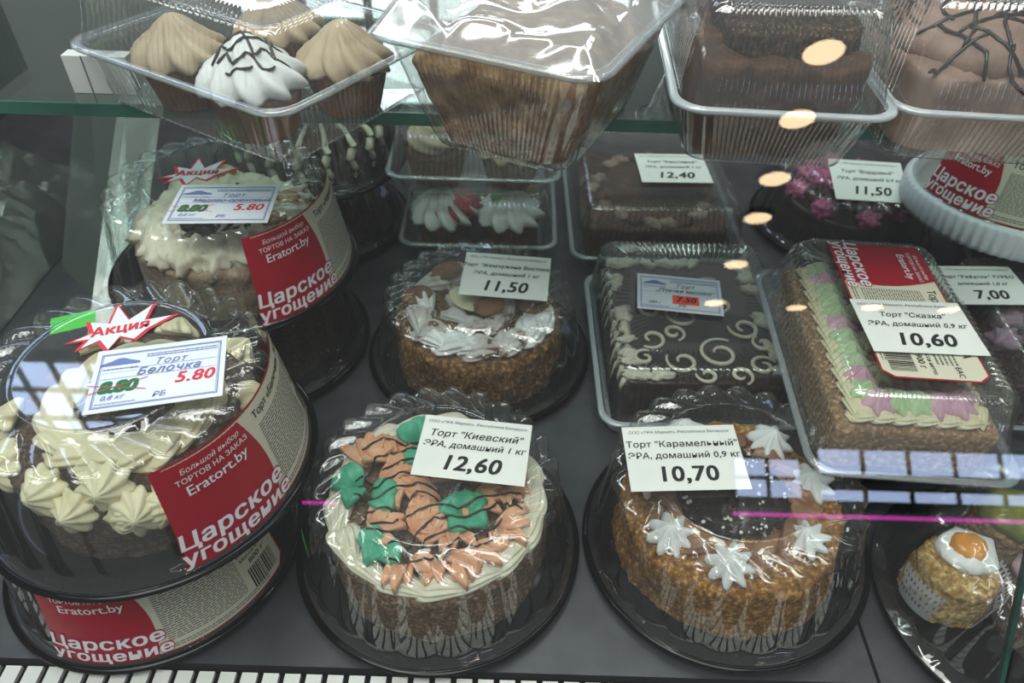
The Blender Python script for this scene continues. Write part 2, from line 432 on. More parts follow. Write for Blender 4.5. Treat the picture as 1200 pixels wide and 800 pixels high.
def round_container(name, label, loc, rot=(0, 0, 0), tray=BLACK, group='round cake containers', H=.095, lidrot=0, ring=.068):
    t = thing(name, label, 'container', loc, rot, group)
    prof = [(.0002, .004), (.098, .004), (.101, .0035), (.104, .0045), (.112, .010), (.1215, .0125), (.1265, .0125), (.128, .0105), (.127, .0085), (.121, .008), (.113, .0065), (.106, 0), (.0002, 0)]
    if tray is WHITEP:
        prof = [(.0002, .006), (.105, .006), (.112, .026), (.118, .034), (.126, .034), (.129, .030), (.129, .006), (.126, .0), (.0002, 0)]
    mesh('tray', *lathe(prof, 576 if tray is WHITEP else 144, (lambda i, a: .0010*math.cos(72*a) if tray is WHITEP and 4 < i < 8 else 0)), tray, t)
    if tray is BLACK:
        notch = box(-.004, .004, -.0012, .0012, 0, .0022)
        for k in range(12):
            a = 2*PI*(k+.5)/12
            mesh('clip', *xf(notch, (.1175*math.cos(a), .1175*math.sin(a), .0115), (0, 0, math.degrees(a)+90)), BLACK, t, False)
    mesh('lid', *round_lid(H=H, ring=ring, z0=.013 if tray is BLACK else .034), LID, t, rot=(0, 0, lidrot))
    return t
def cone_fn(phi0, z0=.018, H=.095, Rs=.102, Rb=.1175, zb=.016):
    slope = (Rs+.002-Rb)/(H-.012-zb)
    def fn(s, t, off):
        z = z0+t; zs = H-.012; a = R(phi0)+s/.110
        r = Rb+slope*(min(z, zs)-zb)+.0028+off
        if z > zs:
            g = min((z-zs)/.011, 1.5); r -= .011*(1-math.cos(g)); z = zs+(.011+off)*math.sin(g)
        return (r*math.cos(a), r*math.sin(a), z)
    return fn
def flat_fn(loc, rot):
    c, s_ = math.cos(R(rot)), math.sin(R(rot))
    def fn(s, t, off): return (loc[0]+s*c-t*s_, loc[1]+s*s_+t*c, loc[2]+off)
    return fn
def rrect_sheet(x0, y0, x1, y1, r, nx=40, ny=10):
    rows = []
    for j in range(ny+1):
        y = y0+(y1-y0)*j/ny; e = min(y-y0, y1-y); ins = r-math.sqrt(max(0, r*r-(r-min(e, r))**2))
        rows.append([(x0+ins+(x1-x0-2*ins)*i/nx, y, 0) for i in range(nx+1)])
    return grid(rows, False)
def label_art(parent, fn, title, mass='800 г', Wl=.185, Hl=.090, redw=.072, lab='long printed cream and red product label'):
    L = mesh('label_sticker', *place(rrect_sheet(0, 0, Wl, Hl, .008), fn, .0002), LABELR, parent, label=lab)
    def add(n, vf, mat, off): mesh(n, *place(vf, fn, off), mat, L, False)
    add('cream_panel', rrect_sheet(.0015, .0015, Wl-.0015, Hl-.0015, .007), LABELC, .0004)
    rows = []
    for j in range(13):
        y = Hl*j/12; e = redw+.008*math.sin(PI*j/12)-.006*(j/12)
        ins = .0
        rows.append([(ins+(e-ins)*i/16, y, 0) for i in range(17)])
    add('red_panel', grid(rows, False), LABELR, .0006)
    q = redw/.062
    a = txt('Царское', .0165*q, .026, .12, sp=1.06); b = txt('угощение', .0150*q, .026, .12, sp=1.06)
    add('lettering_outline', join([mv(txt('Царское', .0165*q, .060, .12, sp=1.06), redw*.55, .0205*q), mv(txt('угощение', .0150*q, .060, .12, sp=1.06), redw*.56, .0075*q)]), CRIMS, .0007)
    add('white_lettering', join([mv(a, redw*.55, .0205*q), mv(b, redw*.56, .0075*q), mv(txt('Большой выбор', .0052*q, 0, .2), redw*.56, Hl-.008*q),
        mv(txt('ТОРТОВ НА ЗАКАЗ', .0052*q, .004), redw*.56, Hl-.0145*q), mv(txt('Eratort.by', .0100*q, .012), redw*.56, Hl-.0225*q)]), LABELW, .0011)
    x0 = redw+.008
    blk = [mv(txt(title, .0102 if len(title) < 26 else .0088, .012, 0, 'LEFT', .95), x0, Hl-.011), mv(txt('Масса нетто:', .0050, .008), Wl-.021, Hl*.5), mv(txt(mass, .0078, .012), Wl-.021, Hl*.5-.0075),
           mv(txt('EAC', .0068, .008), Wl-.010, Hl-.0230)]
    x = Wl-.034; rr = random.Random(5)
    while x < Wl-.008:
        w = rr.choice((.0005, .0009, .0014)); blk.append(rect(x, .0085, x+w, Hl*.5-.0135, 1, 1)); x += w+rr.choice((.0006, .0009))
    add('black_lettering', join(blk), INK, .0007)
    add('small_print', join([microlines(x0+.002, .013, Wl-.040, Hl-.019, 24), microlines(Wl-.038, Hl*.5+.005, Wl-.018, Hl-.019, 5, seg=.002), microlines(redw+.004, .0045, Wl-.02, .0095, 2, seg=.003)]), GREYINK, .0006)
    return L

def price_tag(label, loc, rot, lines, price, w=.095, h=.066, sizes=(.0082, .0082), shear=.22, tilt=(0, 0), group='printed price tags'):
    t = thing('price_tag', label, 'price tag', loc, (tilt[0], tilt[1], rot), group)
    card = box(-w/2, w/2, -h/2, h/2, 0, .0005); mesh('card', *card, PAPER, t, False)
    rest = [mv(txt(lines[1], sizes[0]*.94, .012, shear, sp=1.03), 0, h*.20), mv(txt(lines[2], sizes[1]*.90, .012, shear, sp=1.03), 0, h*.02)]
    T = [mv(txt(lines[0], .0042, 0, shear*.7), 0, h*.40)]+rest+[mv(txt(price, .0215, .026, shear*.8, sp=1.06), 0, -h*.27)]
    v, f = join(T); mesh('lettering', [(p[0], p[1], p[2]+.0008) for p in v], f, INK, t, False)
    return t
FIRM = 'ООО «ЭРА Маркет», Республика Беларусь'
def hand_tag(label, loc, rot, name, price, old=None, w=.095, h=.066, tilt=(0, 0), extra='0,8 кг', dark=False):
    t = thing('price_tag', label, 'price tag', loc, (tilt[0], tilt[1], rot), 'handwritten price tags')
    mesh('card', *box(-w/2, w/2, -h/2, h/2, 0, .0005), PAPERB, t, False)
    up = lambda vf, z=.0008: ([(p[0], p[1], p[2]+z) for p in vf[0]], vf[1])
    car = [(-.040+.026*i/12, h*.25+.0035*math.sin(PI*i/12)+.0018*math.sin(PI*min(1, max(0, (i-3)/6))), 0) for i in range(13)]
    low = [(-.040+.026*i/12, h*.22, 0) for i in range(13)]
    mesh('blue_print', *up(join([frame(-w*.46, -h*.44, w*.46, h*.42, .0007), frame(-w*.445, -h*.42, w*.445, h*.40, .0003), grid([low, car], False),
        rect(-.02, h*.14, w*.43, h*.14+.0003), rect(-w*.43, h*.0, w*.43, h*.0+.0003), rect(-w*.43, h*.10, -.015, h*.1+.0002),
        microlines(-.010, h*.30, w*.43, h*.37, 2, seg=.002), microlines(-w*.43, h*.15, -.015, h*.19, 1, seg=.002), microlines(-w*.43, -h*.39, -.012, -h*.36, 1, seg=.002)])), BLUEINK, t, False)
    pen = INK if dark else BLUEINK
    mesh('handwriting', *up(join([mv(txt('Торт', .0085, 0, .35, sp=1.15), .006, h*.20), mv(txt(name, .0098 if len(name) < 12 else .0078, .008, .3, sp=1.1 if len(name) < 12 else 1.0), .006, h*.06),
        mv(txt(extra, .0062, 0, .35), -.028, -h*.30), mv(txt('РБ', .0068, 0, .3), .002, -h*.34)]), .001), pen, t, False)
    if old:
        mesh('old_price', *up(mv(txt(old, .0150, .05, .2, sp=.95), -.026, -h*.14)), GREENINK, t, False)
        mesh('strike_lines', *up(join([mv(rect(-.020, -.0003, .020, .0003), -.026, -h*.13, 16), mv(rect(-.020, -.0003, .020, .0003), -.026, -h*.15, -14)]), .0012), REDINK, t, False)
        mesh('new_price', *up(mv(txt(price, .0145, .022, .2, sp=1.05), .024, -h*.12)), REDINK, t, False)
    else:
        mesh('orange_sticker', *up(rect(-.008, -h*.30, .021, -h*.06), .0009), ORANGEST, t, False)
        mesh('price', *up(mv(txt(price, .0120, .03, .2, sp=1.05), .0065, -h*.18), .0012), INK, t, False)
    return t
def star_tag(label, loc, rot, w=.085, tilt=(0, 0)):
    t = thing('promo_star', label, 'promo sign', loc, (tilt[0], tilt[1], rot), 'star signs')
    pts = [(-.50, -.12), (-.30, -.02), (-.36, .17), (-.15, .10), (-.10, .40), (.04, .12), (.27, .34), (.21, .08), (.50, .10), (.24, -.08), (.13, -.22), (-.02, -.14), (-.12, -.34), (-.22, -.16), (-.40, -.26), (-.33, -.12)]
    def sh(k, z): return [(x*w*k, y*w*k, z) for x, y in pts]
    n = len(pts); v = sh(1, 0)+sh(1, .0005)+[(0, 0, .0005)]
    mesh('red_border', v, [(i, (i+1) % n, n+(i+1) % n, n+i) for i in range(n)]+[(n+i, n+(i+1) % n, 2*n) for i in range(n)], REDINK, t, False)
    v = sh(.86, .0008)+[(0, 0, .0008)]
    mesh('white_star', v, [(i, (i+1) % n, n) for i in range(n)], PAPERB, t, False)
    v, f = mv(txt('Акция', w*.17, .03, .1, sp=1.05), -.002, -.001, 4)
    mesh('lettering', [(p[0], p[1], p[2]+.0012) for p in v], f, REDINK, t, False)
    return t
def sticker(parent, fn_or_loc, w=.022, h=.010, rot=(0, 0, 0)):
    s = mesh('green_sticker', *box(-w/2, w/2, -h/2, h/2, 0, .0003), GREENST, parent, False, label='small bright green date sticker', loc=fn_or_loc, rot=rot)
    return s

# ---------------------------------------------------------------- round cakes
def on_ring(r, deg, z): return (r*math.cos(R(deg)), r*math.sin(R(deg)), z)

def kiev_cake(loc, rot=(0, 0, 0)):
    t = thing('cake', 'round cake with crumbed sides, cream border, peach petals and green leaves under dark drizzle', 'cake', loc, rot); t.scale = (1, 1, .93)
    body = crumb_cake(.095, .005, .070, .094, seed=2); mesh('crumb_body', *body, KCR, t)
    parts = [body]
    nsh = 17; ring = []
    for k in range(nsh):
        a = 360*k/nsh
        s = xf(shell(.048, .0125+.0015*math.sin(k*2.1), .014, 7, .13), on_ring(.083, a, .072), (0, 0, a+84))
        mesh('cream_shell', *s, PALE, t); parts.append(s)
    rr = random.Random(3)
    cl = [(-.050, .005, 9), (-.052, -.038, 30), (-.010, -.042, 60), (.030, .000, -40), (-.038, .035, 140), (.005, -.005, 200), (-.012, .022, 100), (.035, .040, 10), (-.018, -.062, -70), (.052, .012, -10), (.0, .05, 60), (-.03, .012, -60), (.012, -.06, -60), (.05, -.03, -30), (-.062, .03, 100), (.02, .02, 150), (-.04, .015, 40), (.015, -.03, -100), (-.02, -.03, 0), (.03, -.05, -60), (.01, .02, 60)]
    for i, (x, y, a0) in enumerate(cl):
        for k in range(5):
            a = a0+k*26-52+rr.uniform(-8, 8)
            s = xf(petal(.027*rr.uniform(.85, 1.2), .0060, .0085, .55), (x+.003*math.cos(R(a)), y+.003*math.sin(R(a)), .073+.0025*(k % 2)), (rr.uniform(-12, 12), -12, a))
            mesh('peach_petal', *s, ORANGE, t); parts.append(s)
    for i, (x, y, n, q) in enumerate([(-.010, .036, 4, 200), (-.067, .004, 3, 120), (.026, -.022, 5, -30), (-.036, -.052, 3, 170), (-.020, .058, 2, 90), (-.052, -.008, 2, -40)]):
        for k in range(n):
            a = q+k*68
            s = xf(petal(.024, .0115, .0085, .45), (x, y, .0785), (rr.uniform(-14, 14), -14, a)); mesh('green_leaf', *s, GREEN, t); parts.append(s)
    tr = bvh(parts); dz = []
    for i in range(11):
        y = -.075+i*.014; pts = [(-.085+.16*k/9+rr.uniform(-.003, .003), y+.028*(k/9)*1.8-.03+.006*math.sin(k*2.2+i)+rr.uniform(-.003, .003)) for k in range(10)]
        pts = [p for p in pts if math.hypot(*p) < .080]
        if len(pts) > 2: dz.append(drape(tr, pts, .00095))
    mesh('chocolate_drizzle', *join(dz), DARK, t, kind='stuff')
    return t

def karamel_cake(loc, rot=(0, 0, 0)):
    t = thing('cake', 'golden crumbed caramel cake with white star rosettes around a dark crumb centre', 'cake', loc, rot)
    body = crumb_cake(.096, .005, .064, .093, amp=.0024, seed=5); mesh('crumb_body', *body, GOLD, t)
    rr = random.Random(9)
    for k in range(14):
        a = 360*k/14+rr.uniform(-6, 6)
        mesh('caramel_swirl', *xf(shell(.050, .0105, .012, 3, .05), on_ring(.060, a, .067), (0, 0, a+125)), CARA, t)
    mesh('dark_centre', *xf(blob(.047, .047, .008, .2, 3, 4, 40, 12), (0, .006, .069)), DARK, t)
    ch = []
    for k in range(330):
        a, r = rr.uniform(0, 2*PI), .050*math.sqrt(rr.random()); s = rr.uniform(.0008, .0022)
        ch.append(xf(blob(s, s*.8, s*.6, .4, 2, k, 6, 4), (r*math.cos(a), .006+r*math.sin(a), .0745+rr.uniform(0, .002)), (0, 0, rr.uniform(0, 90))))
    mesh('dark_crumbs', *join(ch[:230]), CHOCO, t, kind='stuff'); mesh('white_crumbs', *join(ch[230:]), WHITEC, t, kind='stuff')
    st = rosette(.0165, .020, 8, .7, .26); p = None
    for x, y in ((-.058, -.040), (-.015, -.068), (.052, -.046), (.070, .010), (.045, .056), (-.066, .018), (-.03, .066)):
        if p is None: p = mesh('white_rosette', *st, WHITEC, t, loc=(x, y, .070), rot=(8, -5, 10))
        else: again(p, t, (x, y, .070), (rr.uniform(-12, 12), rr.uniform(-12, 12), rr.uniform(0, 60)), rr.uniform(.9, 1.15))
    return t

def vostok_cake(loc, rot=(0, 0, 0)):
    t = thing('cake', 'golden crumbed cake topped with white cocoa-dusted swirls, brown cookies and a pale leaf', 'cake', loc, rot)
    body = crumb_cake(.093, .005, .062, .092, amp=.0026, seed=11); mesh('crumb_body', *body, GOLD2, t)
    rr = random.Random(21)
    DUST = pbr('cocoa_dusted_cream', 'd9d4d2', '6e5446', 60, .6, .3, 150, c3='c3b4aa', lo=.45, hi=.62)
    for k in range(13):
        a = 360*k/13+rr.uniform(-5, 5)
        mesh('cream_swirl', *xf(shell(.052, .017, .017, 4, .12), on_ring(.066, a, .066), (rr.uniform(-8, 8), 0, a+rr.uniform(60, 130))), DUST if k % 3 else WHITEC, t)
    for k in range(7):
        a = 360*k/7
        mesh('cream_swirl', *xf(shell(.040, .012, .012, 4, .10), on_ring(.030, a, .067), (0, 0, a+rr.uniform(60, 130))), DUST, t)
    lf = petal(.040, .016, .0025, .3, 12, 16); mesh('pale_chocolate_leaf', *xf(lf, (-.030, .015, .084), (0, 12, -42)), CREAM, t)
    for x, y, z in ((-.040, .052, .082), (.012, -.012, .084), (-.070, .010, .078), (.062, -.002, .080)):
        mesh('cookie', *xf(blob(.018, .014, .0045, .06, 2, x*99, 24, 10), (x, y, z), (6, -6, 20)), COOKIE, t)
    for x, y in ((.073, -.022), (.058, -.045), (-.005, -.065), (-.045, -.055)):
        mesh('white_swirl', *xf(shell(.040, .012, .014, 4, .14), (x, y, .068), (0, 0, math.degrees(math.atan2(y, x))+90)), WHITEC, t)
    return t

def belochka_cake(loc, rot=(0, 0, 0), phi=-51, detail=True, mat=BROWNCR, label='dark brown cake with thick cream shells on its edge, in the upper left pack'):
    t = thing('cake', label, 'cake', loc, rot)
    body = crumb_cake(.090, .005, .064, .089, amp=.0016, seed=14); mesh('crumb_body', *body, mat, t)
    if not detail: return t
    rr = random.Random(31)
    # thick cream flow around a dark centre
    for k in range(16):
        a = 360*k/16
        s = xf(shell(.060, .017, .016, 5, .06), on_ring(.050, a, .067), (rr.uniform(-6, 6), 0, a+100+rr.uniform(-14, 14)))
        mesh('cream_wave', *s, CREAM, t)
    ch = []
    for k in range(46):
        a, r = rr.uniform(0, 2*PI), .030*math.sqrt(rr.random())
        ch.append(xf(box(-.008, .008, -.0022, .0022, 0, .0011), (r*math.cos(a), r*math.sin(a), .078+rr.uniform(0, .006)), (rr.uniform(-30, 30), rr.uniform(-18, 18), rr.uniform(0, 180))))
    mesh('chocolate_shavings', *join(ch), CHOCO, t, False, kind='stuff')
    ros = rosette(.0155, .018, 9, .8, .16)
    for k, (da, r, z, sc) in enumerate([(-60, .080, .064, 1.1), (-44, .086, .058, .95), (-30, .074, .070, 1.1), (-18, .088, .054, 1.05), (-4, .089, .052, 1.1), (9, .089, .052, 1.15), (23, .09, .056, 1), (60, .085, .062, 1), (100, .085, .062, 1), (140, .085, .062, 1), (180, .085, .062, 1), (-90, .084, .062, 1.1), (-120, .085, .062, 1)]):
        a = phi+da
        s = xf(ros, on_ring(r, a, z), (0, 62, a), sc)
        mesh('cream_rosette', *s, CREAM, t)
    for da in (-22, -10, 3, 16):
        a = phi+da
        mesh('cream_shell', *xf(shell(.036, .0115, .013, 6, .10), on_ring(.089, a, .053), (60, 0, a+90)), CREAM, t)
    return t

def medovik_cake(loc, rot=(0, 0, 0)):
    t = thing('cake', 'beige-sided cake with fluffy cream ring around dark chocolate chips, upper left on the floor', 'cake', loc, rot)
    body = crumb_cake(.091, .005, .058, .090, amp=.0014, seed=17)
    mesh('crumb_body', *body, pbr('beige_cake_side', '84705f', 'a8937e', 60, .8, .7, 240), t)
    rr = random.Random(12)
    for k in range(18):
        a = 360*k/18
        mesh('cream_tuft', *xf(blob(.024, .017, .014, .26, 2.4, k*1.7, 22, 12, 5, .06), on_ring(.066+rr.uniform(-.004, .006), a, .063+rr.uniform(-.003, .003)), (rr.uniform(-14, 14), rr.uniform(0, 25), a)), PALE, t)
    mesh('dark_centre', *xf(blob(.045, .045, .009, .15, 4, 2, 40, 12), (0, 0, .062)), DARK, t)
    ch = []
    for k in range(150):
        a, r = rr.uniform(0, 2*PI), .048*math.sqrt(rr.random())
        ch.append(xf(box(-.006, .006, -.0016, .0016, 0, .0012), (r*math.cos(a), r*math.sin(a), .068+rr.uniform(0, .006)), (rr.uniform(-40, 40), rr.uniform(-30, 30), rr.uniform(0, 180))))
    mesh('chocolate_chips', *join(ch[:110]), CHOCO, t, False, kind='stuff'); mesh('white_chips', *join(ch[110:]), WHITEC, t, False, kind='stuff')
    for x, y in ((.060, .020), (.056, -.020), (-.02, .07)):
        mesh('honey_patch', *xf(blob(.014, .011, .006, .2, 2, x*50, 16, 8), (x, y, .078)), pbr('honey', 'a9743a', 'c79455', 60, .25, spec=.6), t)
    return t

def pink_cake(loc, rot=(0, 0, 0)):
    t = thing('cake', 'black glazed round cake with tufts of rose pink cream, behind the row', 'cake', loc, rot)
    mesh('glazed_body', *crumb_cake(.092, .005, .055, .090, amp=.0006, seed=23), DARK, t)
    rr = random.Random(4)
    for k, (x, y, s) in enumerate(((-.075, -.002, 1.1), (-.055, -.055, 1.1), (.0, -.078, 1.1), (.045, -.060, 1.1), (-.02, .02, 1.5), (.02, .0, 1.2), (-.045, .045, 1.2), (.07, 0, 1), (.03, .06, 1), (-.01, .075, 1.2))):
        mesh('pink_tuft', *xf(blob(.0125, .0125, .011, .5, 4.2, k*3.1, 26, 14, 9, .10), (x, y, .060), (0, 0, k*40), s), HOTPINK, t)
    for k in range(6):
        mesh('pink_feather', *xf(shell(.05, .008, .006, 8, .2), (-.03+.01*k, .02-.008*k, .066), (0, 0, 30+k*37)), HOTPINK, t)
    return t

def marble_cake(loc, rot=(0, 0, 0)):
    t = thing('cake', 'dark cake with bold white marbled streaks, half hidden under the shelf edge', 'cake', loc, rot)
    mesh('body', *crumb_cake(.095, .005, .066, .088, amp=.001, seed=29), DARK, t)
    for k in range(17):
        a = 360*k/17
        P = [on_ring(.094-.0002*i, a+2*math.sin(i), .012+i*.0055) for i in range(10)]+[on_ring(.075, a+4, .070), on_ring(.05, a+9, .072)]
        mesh('white_streak', *tube(P, lambda q: .0022+.0035*math.sin(PI*q), 8), PALE, t)
    return t

# ---------------------------------------------------------------- rectangular packs
def rr_ring(a, b, r, z, n=30, m=8, corr=0, pitch=.006, phase=0):
    """rounded rectangle ring, same topology for any size; corr pushes outwards in flutes"""
    pts = []
    segs = [((a, -b+r), (a, b-r), 0), ((a-r, b), (-a+r, b), 90), ((-a, b-r), (-a, -b+r), 180), ((-a+r, -b), (a-r, -b), 270)]
    for (p, q, nd) in segs:
        nx, ny = math.cos(R(nd)), math.sin(R(nd)); ln = math.hypot(q[0]-p[0], q[1]-p[1])
        for i in range(n):
            t = i/n; d = corr*(1 if (i % 4) in (1, 2) else -.6) if corr else 0
            pts.append((p[0]+(q[0]-p[0])*t+nx*d, p[1]+(q[1]-p[1])*t+ny*d, z))
        cx = q[0]-nx*r; cy = q[1]-ny*r
        for i in range(m):
            ang = R(nd+90*i/m); pts.append((cx+r*math.cos(ang), cy+r*math.sin(ang), z))
    return pts
def rbox(a, b, prof, n=96, mcap=True):
    rows = [rr_ring(a+da, b+db, r, z, n, 6, c) for (da, db, r, z, c) in prof]
    v, f = grid(rows)
    if mcap:
        nc = len(rows[0]); base = len(v)-nc
        for k, sc in enumerate((.6, .02)):
            v += [(p[0]*sc, p[1]*sc, p[2]) for p in rows[-1]]
            o = base if k == 0 else base+nc*k
            f += [(o+j, o+(j+1) % nc, o+nc+(j+1) % nc, o+nc+j) for j in range(nc)]
    return v, f
def clamshell(name, label, loc, rot, a, b, base_h, lid_h, a2, b2, a3=None, b3=None, base_mat=BOX, group='rectangular clear packs', corr=.0014, ridge=True, rim_w=.006, lid_mat=BOX, n=96):
    """a,b half size at the rim; a2,b2 at the base bottom; a3,b3 at the lid top"""
    t = thing(name, label, 'container', loc, rot, group); a3 = a3 or a-.012; b3 = b3 or b-.012
    da, db = a2-a, b2-b
    mesh('base', *rbox(a, b, [(0, 0, .02, base_h, 0), (-.001, -.001, .02, base_h-.002, 0), (da*.15-.001, db*.15-.001, .02, base_h*.85, corr), (da*.9, db*.9, .018, base_h*.12, corr), (da, db, .016, .002, 0), (da-.006, db-.006, .014, 0, 0)], n), base_mat, t)
    w = rim_w
    prof = [(w*.2, w*.2, .02, base_h-.0015, 0), (w, w, .022, base_h-.001, 0), (w*1.2, w*1.2, .022, base_h+.001, 0), (w, w, .022, base_h+.003, 0), (w*.2, w*.2, .02, base_h+.0026, 0)]
    mesh('rim', *rbox(a, b, prof, n, False), MILKY if name == 'cake_box' and (base_mat is GREYT or loc[2] > .3) else RIM, t)
    ea, eb = a3-a, b3-b; H = base_h+.0025; T = base_h+lid_h
    prof = [(0, 0, .02, H, 0), (-.001, -.001, .02, H+.004, corr*.5), (ea*.5, eb*.5, .018, H+(T-H)*.5, corr), (ea*.88, eb*.88, .014, T-.006, corr), (ea-.001, eb-.001, .012, T-.002, corr*1.3)]
    if ridge: prof += [(ea-.004, eb-.004, .011, T+.0012, corr*1.9), (ea-.007, eb-.007, .010, T+.0008, corr), (ea-.010, eb-.010, .009, T-.0015, 0)]
    mesh('lid', *rbox(a, b, prof, n), lid_mat, t)
    return t
def rcake(a, b, r, z0, z1, amp=.0012, seed=1, n=30, taper=0, topnoise=None):
    rows = []
    prof = [(0, z0+(z1-z0)*i/8) for i in range(8)]+[(-.001, z1-.002), (-.003, z1-.0004), (-.006, z1), (-.5*min(a, b), z1)]
    for q, z in prof[:-1]:
        k = taper*(z-z0)/(z1-z0)
        rows.append(rr_ring(a+q-k, b+q-k, r, z, n, 6))
    last = rows[-1]
    for sc in (.85, .65, .45, .25, .01): rows.append([(p[0]*sc, p[1]*sc, z1) for p in last])
    out = []
    for row in rows:
        o = []
        for p in row:
            d = amp*(nz(p, 90, seed)+nz(p, 260, seed+2)*.8)+amp*2.5*nz(p, 22, seed+4); l = math.hypot(p[0], p[1]) or 1
            o.append((p[0]+p[0]/l*d, p[1]+p[1]/l*d, p[2]+(d if p[2] > z0+.001 else 0)))
        out.append(o)
    return grid(out)

# ================================================================= THINGS ON THE CASE FLOOR
# front row, Kiev cake
L1 = (-.061, .379, 0)
c = round_container('cake_container', 'round clear lidded pack in the front row centre, holding the peach and green cake', L1, lidrot=4, H=.106, ring=.072)
sticker(c, (.1135*math.cos(R(-160)), .1135*math.sin(R(-160)), .055), .010, .030, (90, 0, -70))
kiev_cake((L1[0], L1[1], .0005))
price_tag('price tag reading 12,60 on the middle front cake lid', (-.030, .401, .1105), -5.5, (FIRM, 'Торт "Киевский"', 'ЭРА, домашний 1 кг'), '12,60', .094, .066, (.0105, .0098))
# front row, caramel cake
L2 = (.199, .388, .004); T2 = (0, -4, 0)
round_container('cake_container', 'round clear lidded pack in the front row, holding the golden caramel cake', L2, T2, lidrot=11, H=.106, ring=.072)
karamel_cake((L2[0], L2[1], .0045), T2)
price_tag('price tag reading 10,70 on the caramel cake lid', (.147, .396, .1145), 1.5, (FIRM, 'Торт "Карамельный"', 'ЭРА, домашний 0,9 кг'), '10,70', .097, .068, (.0098, .0098), .06, tilt=(0, -3))
# second row middle
L3 = (-.038, .636, 0)
round_container('cake_container', 'round clear lidded pack behind the front middle one, holding the cocoa-dusted cake', L3, lidrot=7)
vostok_cake((L3[0], L3[1], .0005))
price_tag('price tag reading 11,50 standing on the lid of the cocoa-dusted cake', (-.009, .652, .104), -4.5, (FIRM, 'Торт "Жемчужина Востока"', 'ЭРА, домашний 1 кг'), '11,50', .096, .066, (.0076, .0082), tilt=(8, 0))
# left stack
L4 = (-.314, .374, 0)
c = round_container('cake_container', 'lower round pack of the left front stack, with barcode label', L4, (0, 0, 0), H=.109)
label_art(c, cone_fn(-107, .015, .109), 'Торт «Белочка» ЭРА, домашний')
sticker(c, (.1135*math.cos(R(-14)), .1135*math.sin(R(-14)), .066), .026, .011, (90, 0, 76))
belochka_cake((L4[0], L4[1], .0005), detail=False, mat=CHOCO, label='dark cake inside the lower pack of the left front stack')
L5 = (-.284, .374, .114); T5 = (0, 0, 0)
c = round_container('cake_container', 'upper round pack of the left front stack, with long red and cream label', L5, T5, lidrot=3, H=.112)
label_art(c, cone_fn(-58, .015, .112), 'Торт «Белочка» ЭРА, домашний')
sticker(c, (-.060, .058, .1000), .032, .020, (0, 0, 25))
belochka_cake((L5[0], L5[1], .1145), T5)
hand_tag('handwritten tag with crossed-out 8.80 and red 5.80 in front, naming the squirrel cake', (-.245, .361, .2315), 14, 'Белочка', '5.80', '8.80', .088, .062)
star_tag('larger white star sign with red edge on the left front pack', (-.289, .408, .2305), 16, .078)
# second stack left
L6 = (-.298, .645, 0)
c = round_container('cake_container', 'lower round pack of the rear left stack, mostly hidden', L6, H=.109)
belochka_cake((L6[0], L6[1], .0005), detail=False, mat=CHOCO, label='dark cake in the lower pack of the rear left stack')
L7 = (-.296, .637, .114)
c = round_container('cake_container', 'upper round pack of the rear left stack, with red and cream label at right', L7, lidrot=9, H=.112)
label_art(c, cone_fn(-61, .015, .112), 'Торт «Абрикос» ЭРА, домашний')
medovik_cake((L7[0], L7[1], .1145))
hand_tag('handwritten tag with crossed-out 8.80 and red 5.80 on the rear left pack', (-.268, .581, .2315), 4, 'Медово-ореховый', '5.80', '8.80', .092, .066)
star_tag('smaller white star sign with red edge on the rear left pack', (-.308, .636, .2305), 6, .076)
# far left marbled cake on another pack
L8 = (-.282, .905, 0)
c = round_container('cake_container', 'round pack under the marbled cake, lost in shadow', L8)
belochka_cake((L8[0], L8[1], .0005), detail=False, mat=CHOCO, label='dark cake under the marbled one')
L9 = (-.275, .897, .103)
round_container('cake_container', 'round pack holding the black and white marbled cake', L9)
marble_cake((L9[0], L9[1], .1035))
# rear right: black cake with pink tufts
L10 = (.475, .935, .0)
round_container('cake_container', 'round pack with the black and pink cake behind the right side', L10)
pink_cake((L10[0], L10[1], .0005))
price_tag('price tag reading 11,50 on the black and pink cake', (.470, .885, .104), -4, (FIRM, 'Торт "Бордовый"', 'ЭРА, домашний 0,9 кг'), '11,50', .097, .076, (.0088, .0088), tilt=(14, 0))
# white tray pack at the right edge
L11u = (.745, .830, 0)
c = round_container('cake_container', 'dark round pack underneath the white tray at the right edge', L11u)
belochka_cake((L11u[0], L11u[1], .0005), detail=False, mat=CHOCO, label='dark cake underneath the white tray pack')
L11 = (.622, .815, .103)
c = round_container('cake_container', 'round pack with a thick white tray at the right edge', L11, (-4, 0, 0), WHITEP, H=.118, ring=.07)
label_art(c, cone_fn(-176, .036, .118, zb=.034), 'Торт «Жемчужина Востока»', Hl=.075)
t = thing('cake', 'pale cream-topped cake inside the white tray pack', 'cake', (L11[0], L11[1], .108), (-4, 0, 0))
mesh('body', *crumb_cake(.092, .008, .078, .090, seed=41), TAN, t)
for k in range(14):
    a = 360*k/14; mesh('cream_tuft', *xf(blob(.022, .018, .013, .2, 2, k, 18, 10), on_ring(.066, a, .082)), PALE, t)

